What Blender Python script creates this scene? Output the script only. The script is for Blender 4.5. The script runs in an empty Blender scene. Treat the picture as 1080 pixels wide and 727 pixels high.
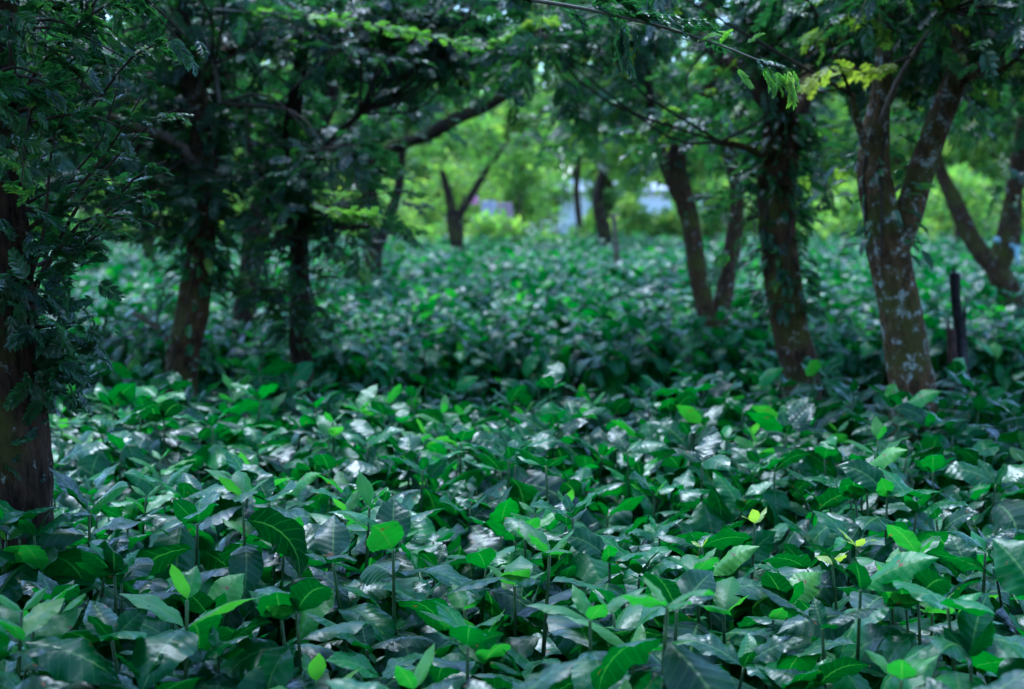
import bpy, math, random
import numpy as np
from mathutils import Vector, Matrix, noise as mnoise

random.seed(7)
rng = np.random.default_rng(7)
PI = math.pi
scene = bpy.context.scene
COL = scene.collection

# ------------------------------------------------------------------ camera
CAM_Z, F = 1.5, 1800.0
TILT = math.atan(123.5 / F)
cam_d = bpy.data.cameras.new('camera')
cam = bpy.data.objects.new('camera', cam_d)
COL.objects.link(cam)
cam.location = (0, 0, CAM_Z)
cam.rotation_euler = (PI / 2 - TILT, 0, 0)
cam_d.sensor_width = 36.0
cam_d.lens = 36.0 * F / 1080.0
cam_d.clip_start, cam_d.clip_end = 0.05, 2000
cam_d.dof.use_dof = True
cam_d.dof.focus_distance = 3.9
cam_d.dof.aperture_fstop = 3.8
scene.camera = cam


def at(px, py, d):
    """world point seen at a pixel of the photograph, at depth d along +Y"""
    u, v = (px - 540) / F, -(py - 363.5) / F
    c, s = math.cos(TILT), math.sin(TILT)
    dy, dz = c + v * s, -s + v * c
    k = d / dy
    return Vector((u * k, d, CAM_Z + dz * k))


def to_px(p):
    c, s = math.cos(TILT), math.sin(TILT)
    y, z = p[1], p[2] - CAM_Z
    depth = y * c - z * s
    return 540 + F * p[0] / depth, 363.5 - F * (y * s + z * c) / depth


def ground_z(y):
    return float(np.interp(y, [-50, 10, 45, 90, 400], [0, 0, 0.5, 1.2, 6]))


# ------------------------------------------------------------------ object helpers
def link(o, parent=None):
    COL.objects.link(o)
    if parent is not None:
        o.parent = parent
    return o


def tag(o, label=None, cat=None, group=None, kind=None):
    if label: o['label'] = label
    if cat: o['category'] = cat
    if group: o['group'] = group
    if kind: o['kind'] = kind
    return o


def thing(name, label, cat, loc, group=None):
    o = bpy.data.objects.new(name, None)
    o.empty_display_size = 0.1
    link(o)
    o.location = loc
    return tag(o, label, cat, group)


class MB:
    """collects numpy chunks of quads -> one mesh object"""
    def __init__(s):
        s.V, s.Q, s.R, s.U, s.n = [], [], [], [], 0

    def add(s, V, Q, rnd=0.5, uv=None):
        V = np.asarray(V, np.float32).reshape(-1, 3)
        Q = np.asarray(Q, np.int32).reshape(-1, 4)
        s.V.append(V); s.Q.append(Q + s.n)
        s.R.append(np.full(len(V), rnd, np.float32) if np.isscalar(rnd) else np.asarray(rnd, np.float32))
        s.U.append(np.zeros((len(V), 2), np.float32) if uv is None else np.asarray(uv, np.float32))
        s.n += len(V)

    def mesh(s, name, mat, smooth=True, origin=None):
        V = np.concatenate(s.V); Q = np.concatenate(s.Q); R = np.concatenate(s.R); U = np.concatenate(s.U)
        if origin is not None:
            V = V - np.asarray(origin, np.float32)
        m = bpy.data.meshes.new(name)
        m.vertices.add(len(V)); m.vertices.foreach_set('co', V.ravel())
        m.loops.add(Q.size); m.loops.foreach_set('vertex_index', Q.ravel())
        m.polygons.add(len(Q))
        m.polygons.foreach_set('loop_start', np.arange(0, Q.size, 4, dtype=np.int32))
        a = m.attributes.new('rnd', 'FLOAT', 'POINT'); a.data.foreach_set('value', R)
        uv = m.uv_layers.new(name='UVMap'); uv.data.foreach_set('uv', U[Q.ravel()].ravel())
        m.polygons.foreach_set('use_smooth', np.full(len(Q), smooth))
        m.materials.append(mat)
        m.update(calc_edges=True)
        m.validate()
        return m

    def obj(s, name, mat, parent=None, smooth=True):
        """vertices are in world space; the part sits in its parent's space"""
        org = None if parent is None else parent.location
        return link(bpy.data.objects.new(name, s.mesh(name, mat, smooth, org)), parent)


# ------------------------------------------------------------------ material helpers
def mat_new(name):
    m = bpy.data.materials.new(name)
    m.use_nodes = True
    nt = m.node_tree
    nt.nodes.clear()
    return m, nt, nt.nodes, nt.links


def ramp(N, stops, interp='LINEAR'):
    r = N.new('ShaderNodeValToRGB')
    r.color_ramp.interpolation = interp
    e = r.color_ramp.elements
    while len(e) < len(stops):
        e.new(0.5)
    for i, (p, c) in enumerate(stops):
        e[i].position = p
        e[i].color = (*c, 1) if len(c) == 3 else c
    return r


def mathn(N, L, op, a, b=None, c=None):
    n = N.new('ShaderNodeMath'); n.operation = op
    for i, x in enumerate((a, b, c)):
        if x is None: continue
        if isinstance(x, (int, float)): n.inputs[i].default_value = x
        else: L.new(x, n.inputs[i])
    return n.outputs[0]


def mixc(N, L, fac, a, b):
    n = N.new('ShaderNodeMix'); n.data_type = 'RGBA'
    for s, x in ((n.inputs[0], fac), (n.inputs[6], a), (n.inputs[7], b)):
        if isinstance(x, (int, float)): s.default_value = x
        elif isinstance(x, tuple): s.default_value = (*x, 1)
        else: L.new(x, s)
    return n.outputs[2]


def leaf_material(name, stops, rough=0.35, spec=0.5, transl=0.3, veins=False, tint=(1.0, 1.25, 0.5), rr=0.3):
    m, nt, N, L = mat_new(name)
    out = N.new('ShaderNodeOutputMaterial')
    at_ = N.new('ShaderNodeAttribute'); at_.attribute_name = 'rnd'
    oi = N.new('ShaderNodeObjectInfo')
    f = mathn(N, L, 'ADD', at_.outputs['Fac'], mathn(N, L, 'MULTIPLY', mathn(N, L, 'SUBTRACT', oi.outputs['Random'], 0.5), rr))
    cr = ramp(N, stops); L.new(f, cr.inputs[0])
    col = cr.outputs[0]
    tc = N.new('ShaderNodeTexCoord')
    nz = N.new('ShaderNodeTexNoise'); nz.inputs['Scale'].default_value = 22; nz.inputs['Detail'].default_value = 4
    L.new(tc.outputs['Object'], nz.inputs['Vector'])
    b = N.new('ShaderNodeBsdfPrincipled')
    if veins:
        sep = N.new('ShaderNodeSeparateXYZ'); L.new(tc.outputs['UV'], sep.inputs[0])
        av = mathn(N, L, 'ABSOLUTE', mathn(N, L, 'SUBTRACT', mathn(N, L, 'MULTIPLY', sep.outputs[1], 2.0), 1.0))
        mid = N.new('ShaderNodeMapRange'); mid.inputs[1].default_value = 0.02; mid.inputs[2].default_value = 0.075
        mid.inputs[3].default_value = 1; mid.inputs[4].default_value = 0; L.new(av, mid.inputs[0])
        ph = mathn(N, L, 'FRACT', mathn(N, L, 'SUBTRACT', mathn(N, L, 'MULTIPLY', sep.outputs[0], 9.0), mathn(N, L, 'MULTIPLY', av, 1.3)))
        dist = mathn(N, L, 'ABSOLUTE', mathn(N, L, 'SUBTRACT', ph, 0.5))
        lat = N.new('ShaderNodeMapRange'); lat.inputs[1].default_value = 0.42; lat.inputs[2].default_value = 0.5
        lat.inputs[3].default_value = 0; lat.inputs[4].default_value = 0.45; L.new(dist, lat.inputs[0])
        vf = mathn(N, L, 'MULTIPLY', mathn(N, L, 'MAXIMUM', mid.outputs[0], lat.outputs[0]), 0.6)
        col = mixc(N, L, vf, col, (0.10, 0.19, 0.05))
        # fine net of small veins + blotches
        vo = N.new('ShaderNodeTexVoronoi'); vo.inputs['Scale'].default_value = 140
        L.new(tc.outputs['Object'], vo.inputs['Vector'])
        bp = N.new('ShaderNodeBump'); bp.inputs['Strength'].default_value = 0.12; bp.inputs['Distance'].default_value = 0.002
        L.new(mathn(N, L, 'ADD', vo.outputs['Distance'], nz.outputs[0]), bp.inputs['Height'])
        L.new(bp.outputs[0], b.inputs['Normal'])
        # small brown blemishes
        n2 = N.new('ShaderNodeTexNoise'); n2.inputs['Scale'].default_value = 34; L.new(tc.outputs['Object'], n2.inputs['Vector'])
        bl = ramp(N, [(0.71, (0, 0, 0)), (0.73, (1, 1, 1))]); L.new(n2.outputs[0], bl.inputs[0])
        col = mixc(N, L, bl.outputs[0], col, (0.12, 0.055, 0.02))
    hv = N.new('ShaderNodeHueSaturation')
    L.new(col, hv.inputs['Color'])
    L.new(mathn(N, L, 'ADD', mathn(N, L, 'MULTIPLY', nz.outputs[0], 0.7), 0.65), hv.inputs['Value'])
    col = hv.outputs[0]
    L.new(col, b.inputs['Base Color'])
    rn = N.new('ShaderNodeMapRange'); rn.inputs[1].default_value = 0.3; rn.inputs[2].default_value = 0.7
    rn.inputs[3].default_value = rough - 0.09; rn.inputs[4].default_value = rough + 0.22
    L.new(nz.outputs[0], rn.inputs[0]); L.new(rn.outputs[0], b.inputs['Roughness'])
    b.inputs['Specular IOR Level'].default_value = spec
    tr = N.new('ShaderNodeBsdfTranslucent')
    mm = N.new('ShaderNodeMix'); mm.data_type = 'RGBA'; mm.blend_type = 'MULTIPLY'; mm.inputs[0].default_value = 1
    L.new(col, mm.inputs[6]); mm.inputs[7].default_value = (tint[0] * 1.9, tint[1] * 1.9, tint[2] * 1.9, 1)
    L.new(mm.outputs[2], tr.inputs['Color'])
    mx = N.new('ShaderNodeMixShader'); mx.inputs[0].default_value = transl
    L.new(b.outputs[0], mx.inputs[1]); L.new(tr.outputs[0], mx.inputs[2])
    L.new(mx.outputs[0], out.inputs['Surface'])
    return m


M_COFFEE = leaf_material('coffee_leaf', [(0.0, (0.002, 0.022, 0.006)), (0.5, (0.005, 0.062, 0.012)), (0.9, (0.018, 0.145, 0.014)), (1.0, (0.06, 0.18, 0.02))],
                         rough=0.29, spec=0.24, transl=0.24, veins=True, tint=(0.8, 1.5, 0.4))
M_YOUNG = leaf_material('coffee_young_leaf', [(0.0, (0.018, 0.095, 0.016)), (0.6, (0.032, 0.14, 0.02)), (1.0, (0.085, 0.21, 0.025))],
                        rough=0.38, spec=0.35, transl=0.4, veins=True, tint=(0.9, 1.3, 0.4))
M_YELLOW = leaf_material('coffee_yellow_leaf', [(0.0, (0.12, 0.24, 0.03)), (1.0, (0.24, 0.30, 0.03))],
                         rough=0.4, spec=0.4, transl=0.4, veins=True, tint=(1, 1.1, 0.5))
M_TREE = leaf_material('shade_tree_leaf', [(0.0, (0.010, 0.034, 0.018)), (0.6, (0.022, 0.068, 0.024)), (0.88, (0.045, 0.12, 0.025)), (1.0, (0.15, 0.20, 0.025))],
                       rough=0.34, spec=0.6, transl=0.5)
M_TREE_TIP = leaf_material('fresh_tree_leaf', [(0.0, (0.07, 0.17, 0.03)), (0.6, (0.18, 0.30, 0.04)), (1.0, (0.38, 0.38, 0.05))],
                           rough=0.45, spec=0.4, transl=0.4)
M_FAR = leaf_material('sunny_tree_leaf', [(0.0, (0.05, 0.11, 0.03)), (0.55, (0.12, 0.21, 0.045)), (1.0, (0.30, 0.33, 0.06))],
                      rough=0.5, spec=0.3, transl=0.5)  # brighter yellow-green: sunlight on far foliage put into the leaf colour
M_DRY = leaf_material('dry_grass', [(0.0, (0.20, 0.22, 0.09)), (0.5, (0.38, 0.34, 0.20)), (1.0, (0.48, 0.42, 0.29))],
                      rough=0.7, spec=0.2, transl=0.3, tint=(1, 1, .7))


def simple(name, col, rough=0.7, scale=8, amt=0.35, bump=0.3):
    m, nt, N, L = mat_new(name)
    out = N.new('ShaderNodeOutputMaterial'); b = N.new('ShaderNodeBsdfPrincipled')
    tc = N.new('ShaderNodeTexCoord'); nz = N.new('ShaderNodeTexNoise')
    nz.inputs['Scale'].default_value = scale; nz.inputs['Detail'].default_value = 6
    L.new(tc.outputs['Object'], nz.inputs['Vector'])
    cr = ramp(N, [(0.3, tuple(c * (1 - amt) for c in col)), (0.7, tuple(min(1, c * (1 + amt)) for c in col))])
    L.new(nz.outputs[0], cr.inputs[0]); L.new(cr.outputs[0], b.inputs['Base Color'])
    b.inputs['Roughness'].default_value = rough; b.inputs['Specular IOR Level'].default_value = 0.2
    bp = N.new('ShaderNodeBump'); bp.inputs['Strength'].default_value = bump; bp.inputs['Distance'].default_value = 0.02
    L.new(nz.outputs[0], bp.inputs['Height']); L.new(bp.outputs[0], b.inputs['Normal'])
    L.new(b.outputs[0], out.inputs['Surface'])
    return m


def bark_material(name, dark, light, lichen=0.5, moss=0.5):
    m, nt, N, L = mat_new(name)
    out = N.new('ShaderNodeOutputMaterial'); b = N.new('ShaderNodeBsdfPrincipled')
    tc = N.new('ShaderNodeTexCoord')
    mp = N.new('ShaderNodeMapping'); mp.inputs['Scale'].default_value = (1, 1, 0.3)
    L.new(tc.outputs['Object'], mp.inputs[0])
    n1 = N.new('ShaderNodeTexNoise'); n1.inputs['Scale'].default_value = 42; n1.inputs['Detail'].default_value = 8; n1.inputs['Roughness'].default_value = 0.7
    L.new(mp.outputs[0], n1.inputs['Vector'])
    cr = ramp(N, [(0.35, dark), (0.7, light)]); L.new(n1.outputs[0], cr.inputs[0])
    col = cr.outputs[0]
    # moss: broad soft patches
    n2 = N.new('ShaderNodeTexNoise'); n2.inputs['Scale'].default_value = 5; n2.inputs['Detail'].default_value = 5
    L.new(tc.outputs['Object'], n2.inputs['Vector'])
    mr = ramp(N, [(0.56 - 0.12 * moss, (0, 0, 0)), (0.72 - 0.1 * moss, (0.85,) * 3)]); L.new(n2.outputs[0], mr.inputs[0])
    col = mixc(N, L, mr.outputs[0], col, (0.055, 0.058, 0.010))
    # lichen: pale crusty patches with ragged borders
    n3 = N.new('ShaderNodeTexNoise'); n3.inputs['Scale'].default_value = 19; n3.inputs['Detail'].default_value = 7; n3.inputs['Roughness'].default_value = 0.72
    mp3 = N.new('ShaderNodeMapping'); mp3.inputs['Location'].default_value = (3.1, 7.7, 1.3)
    L.new(tc.outputs['Object'], mp3.inputs[0]); L.new(mp3.outputs[0], n3.inputs['Vector'])
    lr = ramp(N, [(0.64 - 0.12 * lichen, (0, 0, 0)), (0.73 - 0.12 * lichen, (0.8,) * 3)]); L.new(n3.outputs[0], lr.inputs[0])
    col = mixc(N, L, lr.outputs[0], col, (0.33, 0.36, 0.32))
    L.new(col, b.inputs['Base Color'])
    b.inputs['Roughness'].default_value = 0.9; b.inputs['Specular IOR Level'].default_value = 0.12
    bp = N.new('ShaderNodeBump'); bp.inputs['Strength'].default_value = 1.0; bp.inputs['Distance'].default_value = 0.03
    L.new(n1.outputs[0], bp.inputs['Height']); L.new(bp.outputs[0], b.inputs['Normal'])
    L.new(b.outputs[0], out.inputs['Surface'])
    return m


M_BARK_DARK = bark_material('dark_bark', (0.006, 0.004, 0.003), (0.04, 0.025, 0.016), 0.05, 0.3)
M_BARK_NEAR = bark_material('near_dark_bark', (0.006, 0.004, 0.003), (0.075, 0.045, 0.028), 0.35, 0.4)
M_BARK = bark_material('mossy_bark', (0.009, 0.006, 0.003), (0.085, 0.048, 0.022), 0.42, 0.7)
M_BARK_LICHEN = bark_material('lichen_bark', (0.014, 0.008, 0.004), (0.15, 0.085, 0.038), 0.85, 0.8)
M_BARK_PALE = bark_material('pale_bark', (0.05, 0.04, 0.03), (0.20, 0.15, 0.11), 0.5, 0.1)
M_TWIG = simple('twig_bark', (0.03, 0.022, 0.014), 0.9, 30)
M_TWIG_PALE = simple('pale_twig_bark', (0.11, 0.10, 0.07), 0.8, 40)
M_STEM = simple('green_stem', (0.035, 0.075, 0.02), 0.5, 30)
M_SOIL = simple('soil_and_litter', (0.030, 0.021, 0.014), 0.95, 14, 0.6, 0.8)
M_BURNT = simple('charred_wood', (0.008, 0.007, 0.007), 0.8, 30, 0.6, 0.9)
M_REDWOOD = simple('brown_split_wood', (0.03, 0.015, 0.011), 0.8, 25, 0.5, 0.6)

# ------------------------------------------------------------------ shape helpers
def tube(mb, pts, radii, sides=10, rough=0.0, rnd=0.5, seed=0, step=0.05, crack=0.0):
    """a bent, tapering tube along pts, closed at the ends"""
    P = np.array([tuple(p) for p in pts], float)
    # resample smoothly (Catmull-Rom)
    n = len(P)
    if n > 2 or rough > 0:
        E = np.vstack([2 * P[0] - P[1], P, 2 * P[-1] - P[-2]])
        Rr = np.concatenate([[radii[0]], radii, [radii[-1]]])
        out, ro = [], []
        for i in range(1, n):
            seg = np.linalg.norm(E[i + 1] - E[i])
            k = max(2, int(seg / (step if crack else max(0.05, 1.2 * radii[i - 1])))) if sides > 5 else 3
            k = min(k, 60 if crack else 24)
            for t in np.arange(k) / k:
                a = 0.5 * (2 * E[i] + (E[i + 1] - E[i - 1]) * t + (2 * E[i - 1] - 5 * E[i] + 4 * E[i + 1] - E[i + 2]) * t * t
                           + (3 * E[i] - E[i - 1] - 3 * E[i + 1] + E[i + 2]) * t ** 3)
                out.append(a); ro.append(Rr[i] + (Rr[i + 1] - Rr[i]) * t)
        out.append(P[-1]); ro.append(radii[-1])
        P, Rd = np.array(out), np.array(ro)
    else:
        Rd = np.array(radii, float)
    n = len(P)
    T = np.gradient(P, axis=0)
    T /= np.linalg.norm(T, axis=1)[:, None] + 1e-9
    up = np.array([0.3, 1, 0.1]) if abs(T[0] @ np.array([0.3, 1, 0.1])) < 0.9 else np.array([1.0, 0, 0])
    V = []
    ang = np.arange(sides) / sides * 2 * PI
    lr = np.random.default_rng(abs(seed) + 11)
    ph = lr.uniform(0, 6.28, 6)
    arc = np.concatenate([[0], np.cumsum(np.linalg.norm(np.diff(P, axis=0), axis=1))])
    for i in range(n):
        a = np.cross(T[i], up); a /= np.linalg.norm(a) + 1e-9
        b = np.cross(a, T[i]); up = b
        r = np.full(sides, Rd[i])
        if rough:
            s = arc[i]
            r = r * (1 + rough * (np.sin(ang * 2 + ph[0] + s * 3) * 0.5 + np.sin(ang * 3 + ph[1] - s * 5) * 0.4
                                  + np.sin(ang * 5 + ph[2] + s * 2) * 0.3 + math.sin(s * 9 + ph[3]) * 0.4 + (0 if crack else lr.normal(0, 0.25, sides))))
        if crack:
            for j_ in range(sides):
                q_ = Vector((math.cos(ang[j_]) * 5 + ph[0], math.sin(ang[j_]) * 5, arc[i] * 3.2))
                r[j_] += crack * (1 - 2.2 * abs(mnoise.noise(q_))) * Rd[i] + crack * .5 * Rd[i] * mnoise.noise(q_ * 3.3)
        V.append(P[i] + (np.cos(ang) * r)[:, None] * a + (np.sin(ang) * r)[:, None] * b)
    V = np.array(V)
    # end caps: collapsed rings
    c0 = P[0] + (V[0] - P[0]) * 0.02; c1 = P[-1] + (V[-1] - P[-1]) * 0.02
    V = np.concatenate([c0[None], V, c1[None]])
    n += 2
    idx = np.arange(n * sides).reshape(n, sides)
    a, b_ = idx[:-1], idx[1:]
    Q = np.stack([a, np.roll(a, -1, 1), np.roll(b_, -1, 1), b_], -1).reshape(-1, 4)
    mb.add(V.reshape(-1, 3), Q, rnd)
    return P, Rd


def frames(axis, up_bias=1.0, jitter=0.5):
    """rotation matrices (m,3,3) whose columns are axis, side, normal"""
    A = axis / (np.linalg.norm(axis, axis=1)[:, None] + 1e-9)
    Nn = np.array([0, 0, up_bias])[None] + rng.normal(0, jitter, A.shape)
    Nn -= (Nn * A).sum(1)[:, None] * A
    Nn /= np.linalg.norm(Nn, axis=1)[:, None] + 1e-9
    S = np.cross(Nn, A)
    return np.stack([A, S, Nn], -1)


def stamp(mb, tpl, pos, R, scale, rnd):
    V, Q = tpl[0], tpl[1]
    m, n = len(pos), len(V)
    W = np.einsum('mij,nj->mni', R, V) * np.asarray(scale)[:, None, None] + pos[:, None, :]
    QQ = (Q[None] + (np.arange(m) * n)[:, None, None]).reshape(-1, 4)
    rr = np.repeat(rnd, n)
    if len(tpl) > 2:
        rr = rr + np.tile(tpl[2], m)
    mb.add(W.reshape(-1, 3), QQ, np.clip(rr, 0, 1))


def frond_template(pairs, fine, seed, curl=0.5, narrow=0.30):
    """a pinnate leaf of unit length along +x"""
    lr = np.random.default_rng(seed)
    V, Q, R = [], [], []
    def push(vs, qs, r):
        k = len(V); V.extend(vs); Q.extend([[a + k for a in q] for q in qs]); R.extend([r] * len(vs))
    def spine(t):
        return np.array([t - 0.12 * curl * t ** 3, 0, -curl * 0.35 * t * t])
    w = 0.006
    for i in range(4):
        a, b = spine(i / 4), spine((i + 1) / 4)
        push([a + [0, -w, 0], a + [0, w, 0], b + [0, w, 0], b + [0, -w, 0]], [[0, 1, 2, 3]], 0)
    for i in range(pairs):
        t = 0.14 + 0.86 * (i + 0.5) / pairs
        ll = 0.30 * math.sin(PI * (0.16 + 0.80 * t) ** 0.9) ** 0.7 + 0.03
        for sgn in (-1, 1):
            o = spine(t)
            an = math.radians(58 - 28 * t + lr.normal(0, 7)) * sgn
            d = np.array([math.cos(an), math.sin(an), lr.normal(0.05, 0.14)])
            s = np.array([-math.sin(an), math.cos(an), lr.normal(0, 0.2)])
            hw = ll * narrow * lr.uniform(0.85, 1.15) * 0.5
            L_ = ll * lr.uniform(0.85, 1.1)
            dr = np.array([0, 0, -0.25 * L_])
            if fine:
                pr = [(0, .15), (.25, .8), (.5, 1), (.75, .75), (1, .05)]
                vs = []
                for (q, ww) in pr:
                    c = o + d * L_ * q + dr * q * q
                    vs += [c - s * hw * ww + [0, 0, hw * .3 * ww], c, c + s * hw * ww + [0, 0, hw * .3 * ww]]
                qs = []
                for j in range(4):
                    for e in (0, 1):
                        qs.append([3 * j + e, 3 * j + e + 1, 3 * j + e + 4, 3 * j + e + 3])
                push(vs, qs, lr.normal(0, 0.06))
            else:
                push([o, o + d * L_ * .5 - s * hw + dr * .25, o + d * L_ + dr, o + d * L_ * .5 + s * hw + dr * .25], [[0, 1, 2, 3]], lr.normal(0, 0.06))
    return np.array(V, float), np.array(Q), np.array(R)


FROND = [frond_template(8, False, s, c, 0.42) for s, c in ((1, 0.3), (2, 0.7), (3, 0.5))]
FROND_TIP = [(V_ * np.array([1, .5, 1]), Q_, R_) for V_, Q_, R_ in (frond_template(13, True, s, c, 0.4) for s, c in ((7, 0.9), (8, 1.3)))]
FROND_FINE = [frond_template(13, True, s, c, 0.34) for s, c in ((4, 0.3), (5, 0.8), (6, 0.5))]


def simple_leaf(fold=0.15):
    V = [(0, 0, 0), (.3, -.2, fold * .4), (.3, 0, 0), (.3, .2, fold * .4), (.7, -.17, fold * .1), (.7, 0, -.06), (.7, .17, fold * .1), (1, -.01, -.2), (1, 0, -.2), (1, .01, -.2)]
    V[0] = (0, 0, 0)
    V = [(0, -.01, 0), (0, 0, 0), (0, .01, 0)] + V[1:]
    Q = [[3 * j + e, 3 * j + e + 1, 3 * j + e + 4, 3 * j + e + 3] for j in range(3) for e in (0, 1)]
    return np.array(V, float), np.array(Q)


LEAF = simple_leaf()

# ------------------------------------------------------------------ coffee plants
def coffee_leaf(mb, base, az, elev, Ln, bend, lr, rnd, roll=0.0, width=0.42, nu=54, nv=8, wave=1.0):
    t = np.linspace(0, 1, nu + 1)
    pet = 0.05
    prof = np.clip(np.sin(PI * np.clip((t - pet) / (1 - pet), 0, 1) ** 0.86), 0, 1) ** 0.85
    tip = np.clip((t - 0.80) / 0.20, 0, 1)
    prof = prof * (1 - 0.45 * tip) + 0.004
    prof = np.where(t < pet, 0.018, np.maximum(prof, 0.018 * (1 - t)))
    hw = prof * Ln * width * 0.5
    th = elev - bend * t ** 1.2
    ds = Ln / nu
    mx = np.concatenate([[0], np.cumsum(np.cos(th[:-1]) * ds)])
    mz = np.concatenate([[0], np.cumsum(np.sin(th[:-1]) * ds)])
    v = np.linspace(-1, 1, nv + 1)
    Tt, Vv = np.meshgrid(t, v, indexing='ij')
    av = np.abs(Vv)
    H = hw[:, None]
    fold = lr.uniform(-0.25, 0.30)
    ph = lr.uniform(0, 6.28, 4)
    q = np.abs(np.sin(PI * (Tt * 9 - av * 1.3 + 0.5))) ** 0.7            # 0 on the side veins
    off = H * (fold * av + -0.18 * av ** 2)
    off += Ln * 0.025 * wave * np.minimum(H / (0.12 * Ln), 1) * (q - 0.5) * (0.45 + 0.55 * av) * (1 - 0.5 * av ** 3)
    off += H * 0.13 * wave * av ** 2 * np.sin(2 * PI * Tt * lr.uniform(1.5, 3.2) + ph[0] + (Vv > 0) * ph[1])
    sidew = H * Vv * (1 + 0.018 * wave * np.sin(2 * PI * Tt * 9 + ph[2]) * av)
    twist = lr.normal(0, 0.25) * Tt + roll
    off2 = off * np.cos(twist) + sidew * np.sin(twist)
    side2 = sidew * np.cos(twist) - off * np.sin(twist)
    side2 = side2 + Ln * 0.06 * lr.normal() * Tt ** 2
    nx, nz_ = -np.sin(th)[:, None], np.cos(th)[:, None]
    X = mx[:, None] + off2 * nx
    Z = mz[:, None] + off2 * nz_
    ca, sa = math.cos(az), math.sin(az)
    W = np.stack([base[0] + X * ca - side2 * sa, base[1] + X * sa + side2 * ca, base[2] + Z], -1).reshape(-1, 3)
    idx = np.arange((nu + 1) * (nv + 1)).reshape(nu + 1, nv + 1)
    Q = np.stack([idx[:-1, :-1], idx[1:, :-1], idx[1:, 1:], idx[:-1, 1:]], -1).reshape(-1, 4)
    uv = np.stack([Tt, Vv * 0.5 + 0.5], -1).reshape(-1, 2)
    mb.add(W, Q, rnd, uv)


def coffee_variant(seed, shoots, H, young, lsize=0.165, yellow=False, droop=0.0):
    lr = np.random.default_rng(seed)
    st, fo, yo = MB(), MB(), MB()
    for s in range(shoots):
        a0 = 2 * PI * s / shoots + lr.uniform(-0.5, 0.5)
        r1 = 0 if shoots == 1 else lr.uniform(0.05, 0.16)
        h = H * (1.0 if s == 0 else lr.uniform(0.78, 1.0))
        if s == 0: r1 *= 0.4
        b = Vector((0.02 * math.cos(a0), 0.02 * math.sin(a0), -0.03))
        p1 = Vector((r1 * .6 * math.cos(a0), r1 * .6 * math.sin(a0), h * 0.5))
        p2 = Vector((r1 * math.cos(a0), r1 * math.sin(a0), h))
        P, R = tube(st, [b, p1, p2], [0.009, 0.006, 0.003], 6)
        phi = lr.uniform(0, PI)
        z, k = h, 0
        has_young = lr.random() < young
        while z > h * 0.30 and k < 9:
            t = z / h
            i = np.argmin(np.abs(P[:, 2] - z)); c = P[i]
            for e in (0, 1):
                if k > 1 and lr.random() < (0.3 if k > 3 else 0.12): continue
                az = phi + e * PI + lr.normal(0, 0.2)
                if k == 0:
                    L_, el, bd = lsize * lr.uniform(.30, .45), math.radians(lr.uniform(25, 65) if has_young else lr.uniform(25, 60)), math.radians(lr.uniform(5, 30))
                elif k == 1:
                    L_, el, bd = lsize * lr.uniform(.60, .80), math.radians(lr.uniform(25, 55)), math.radians(lr.uniform(20, 60))
                else:
                    L_ = lsize * lr.uniform(.82, 1.2)
                    el = math.radians(lr.uniform(-15, 32) - 18 * droop - 4 * k)
                    bd = math.radians(lr.uniform(35, 110) + 10 * droop)
                wd = lr.uniform(.42, .56)
                if has_young and k < 2:
                    coffee_leaf(yo, c, az, el, L_ * .95, bd, lr, float(np.clip(lr.uniform(.3, .9) if has_young else lr.uniform(0, .4), 0, 1)), lr.normal(0, .2), wd * .9, nu=36, wave=0.8)
                else:
                    coffee_leaf(fo, c, az, el, L_, bd, lr, float(np.clip(lr.normal(.42, .2), 0, 1)), lr.normal(0, .38), wd)
            phi += PI / 2 + lr.normal(0, 0.15)
            z -= lr.uniform(0.016, 0.03) if k < 2 else lr.uniform(0.035, 0.062)
            k += 1
    return (st.mesh('stem', M_STEM), fo.mesh('foliage', M_COFFEE), yo.mesh('young_leaves', M_YELLOW if yellow else M_YOUNG) if yo.n else None)


VAR = {
    'plain': [coffee_variant(100 + i, 3, 0.74, 0.07, 0.207) for i in range(6)],
    'droop': [coffee_variant(200 + i, 3, 0.72, 0.0, 0.226, droop=1.0) for i in range(4)],
    'fresh': [coffee_variant(300 + i, 3, 0.73, 0.5, 0.20) for i in range(4)],
    'small': [coffee_variant(400 + i, 2, 0.68, 0.2, 0.165) for i in range(2)],
    'yellow': [coffee_variant(500 + i, 2, 0.77, 1.0, 0.10, yellow=True) for i in range(2)],
    'tall': [coffee_variant(600 + i, 2, 0.88, 1.0, 0.185) for i in range(2)],
}
LAB = {
    'plain': 'coffee plant of the front bed with level glossy dark green leaves',
    'droop': 'coffee plant of the front bed with broad drooping dark leaves',
    'fresh': 'coffee plant of the front bed with fresh bright green tips',
    'small': 'smaller leaved low coffee plant of the front bed',
}
GROUP = 'coffee plants of the front bed'
placed = []


def coffee_plant(x, y, kind, i, label=None, rot=None, sc=1.0):
    meshes = VAR[kind][i % len(VAR[kind])]
    r = bpy.data.objects.new('coffee_plant', None)
    r.empty_display_size = 0.1
    link(r)
    r.location = (x, y, ground_z(y))
    r.rotation_euler = (random.gauss(0, .05), random.gauss(0, .05), random.uniform(0, 2 * PI) if rot is None else rot)
    r.scale = (sc, sc, sc)
    tag(r, label or LAB[kind], 'coffee plant', GROUP)
    for nm, me in zip(('stem', 'foliage', 'young_leaves'), meshes):
        if me is not None:
            link(bpy.data.objects.new(nm, me), r)
    placed.append((x, y))
    return r


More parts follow.
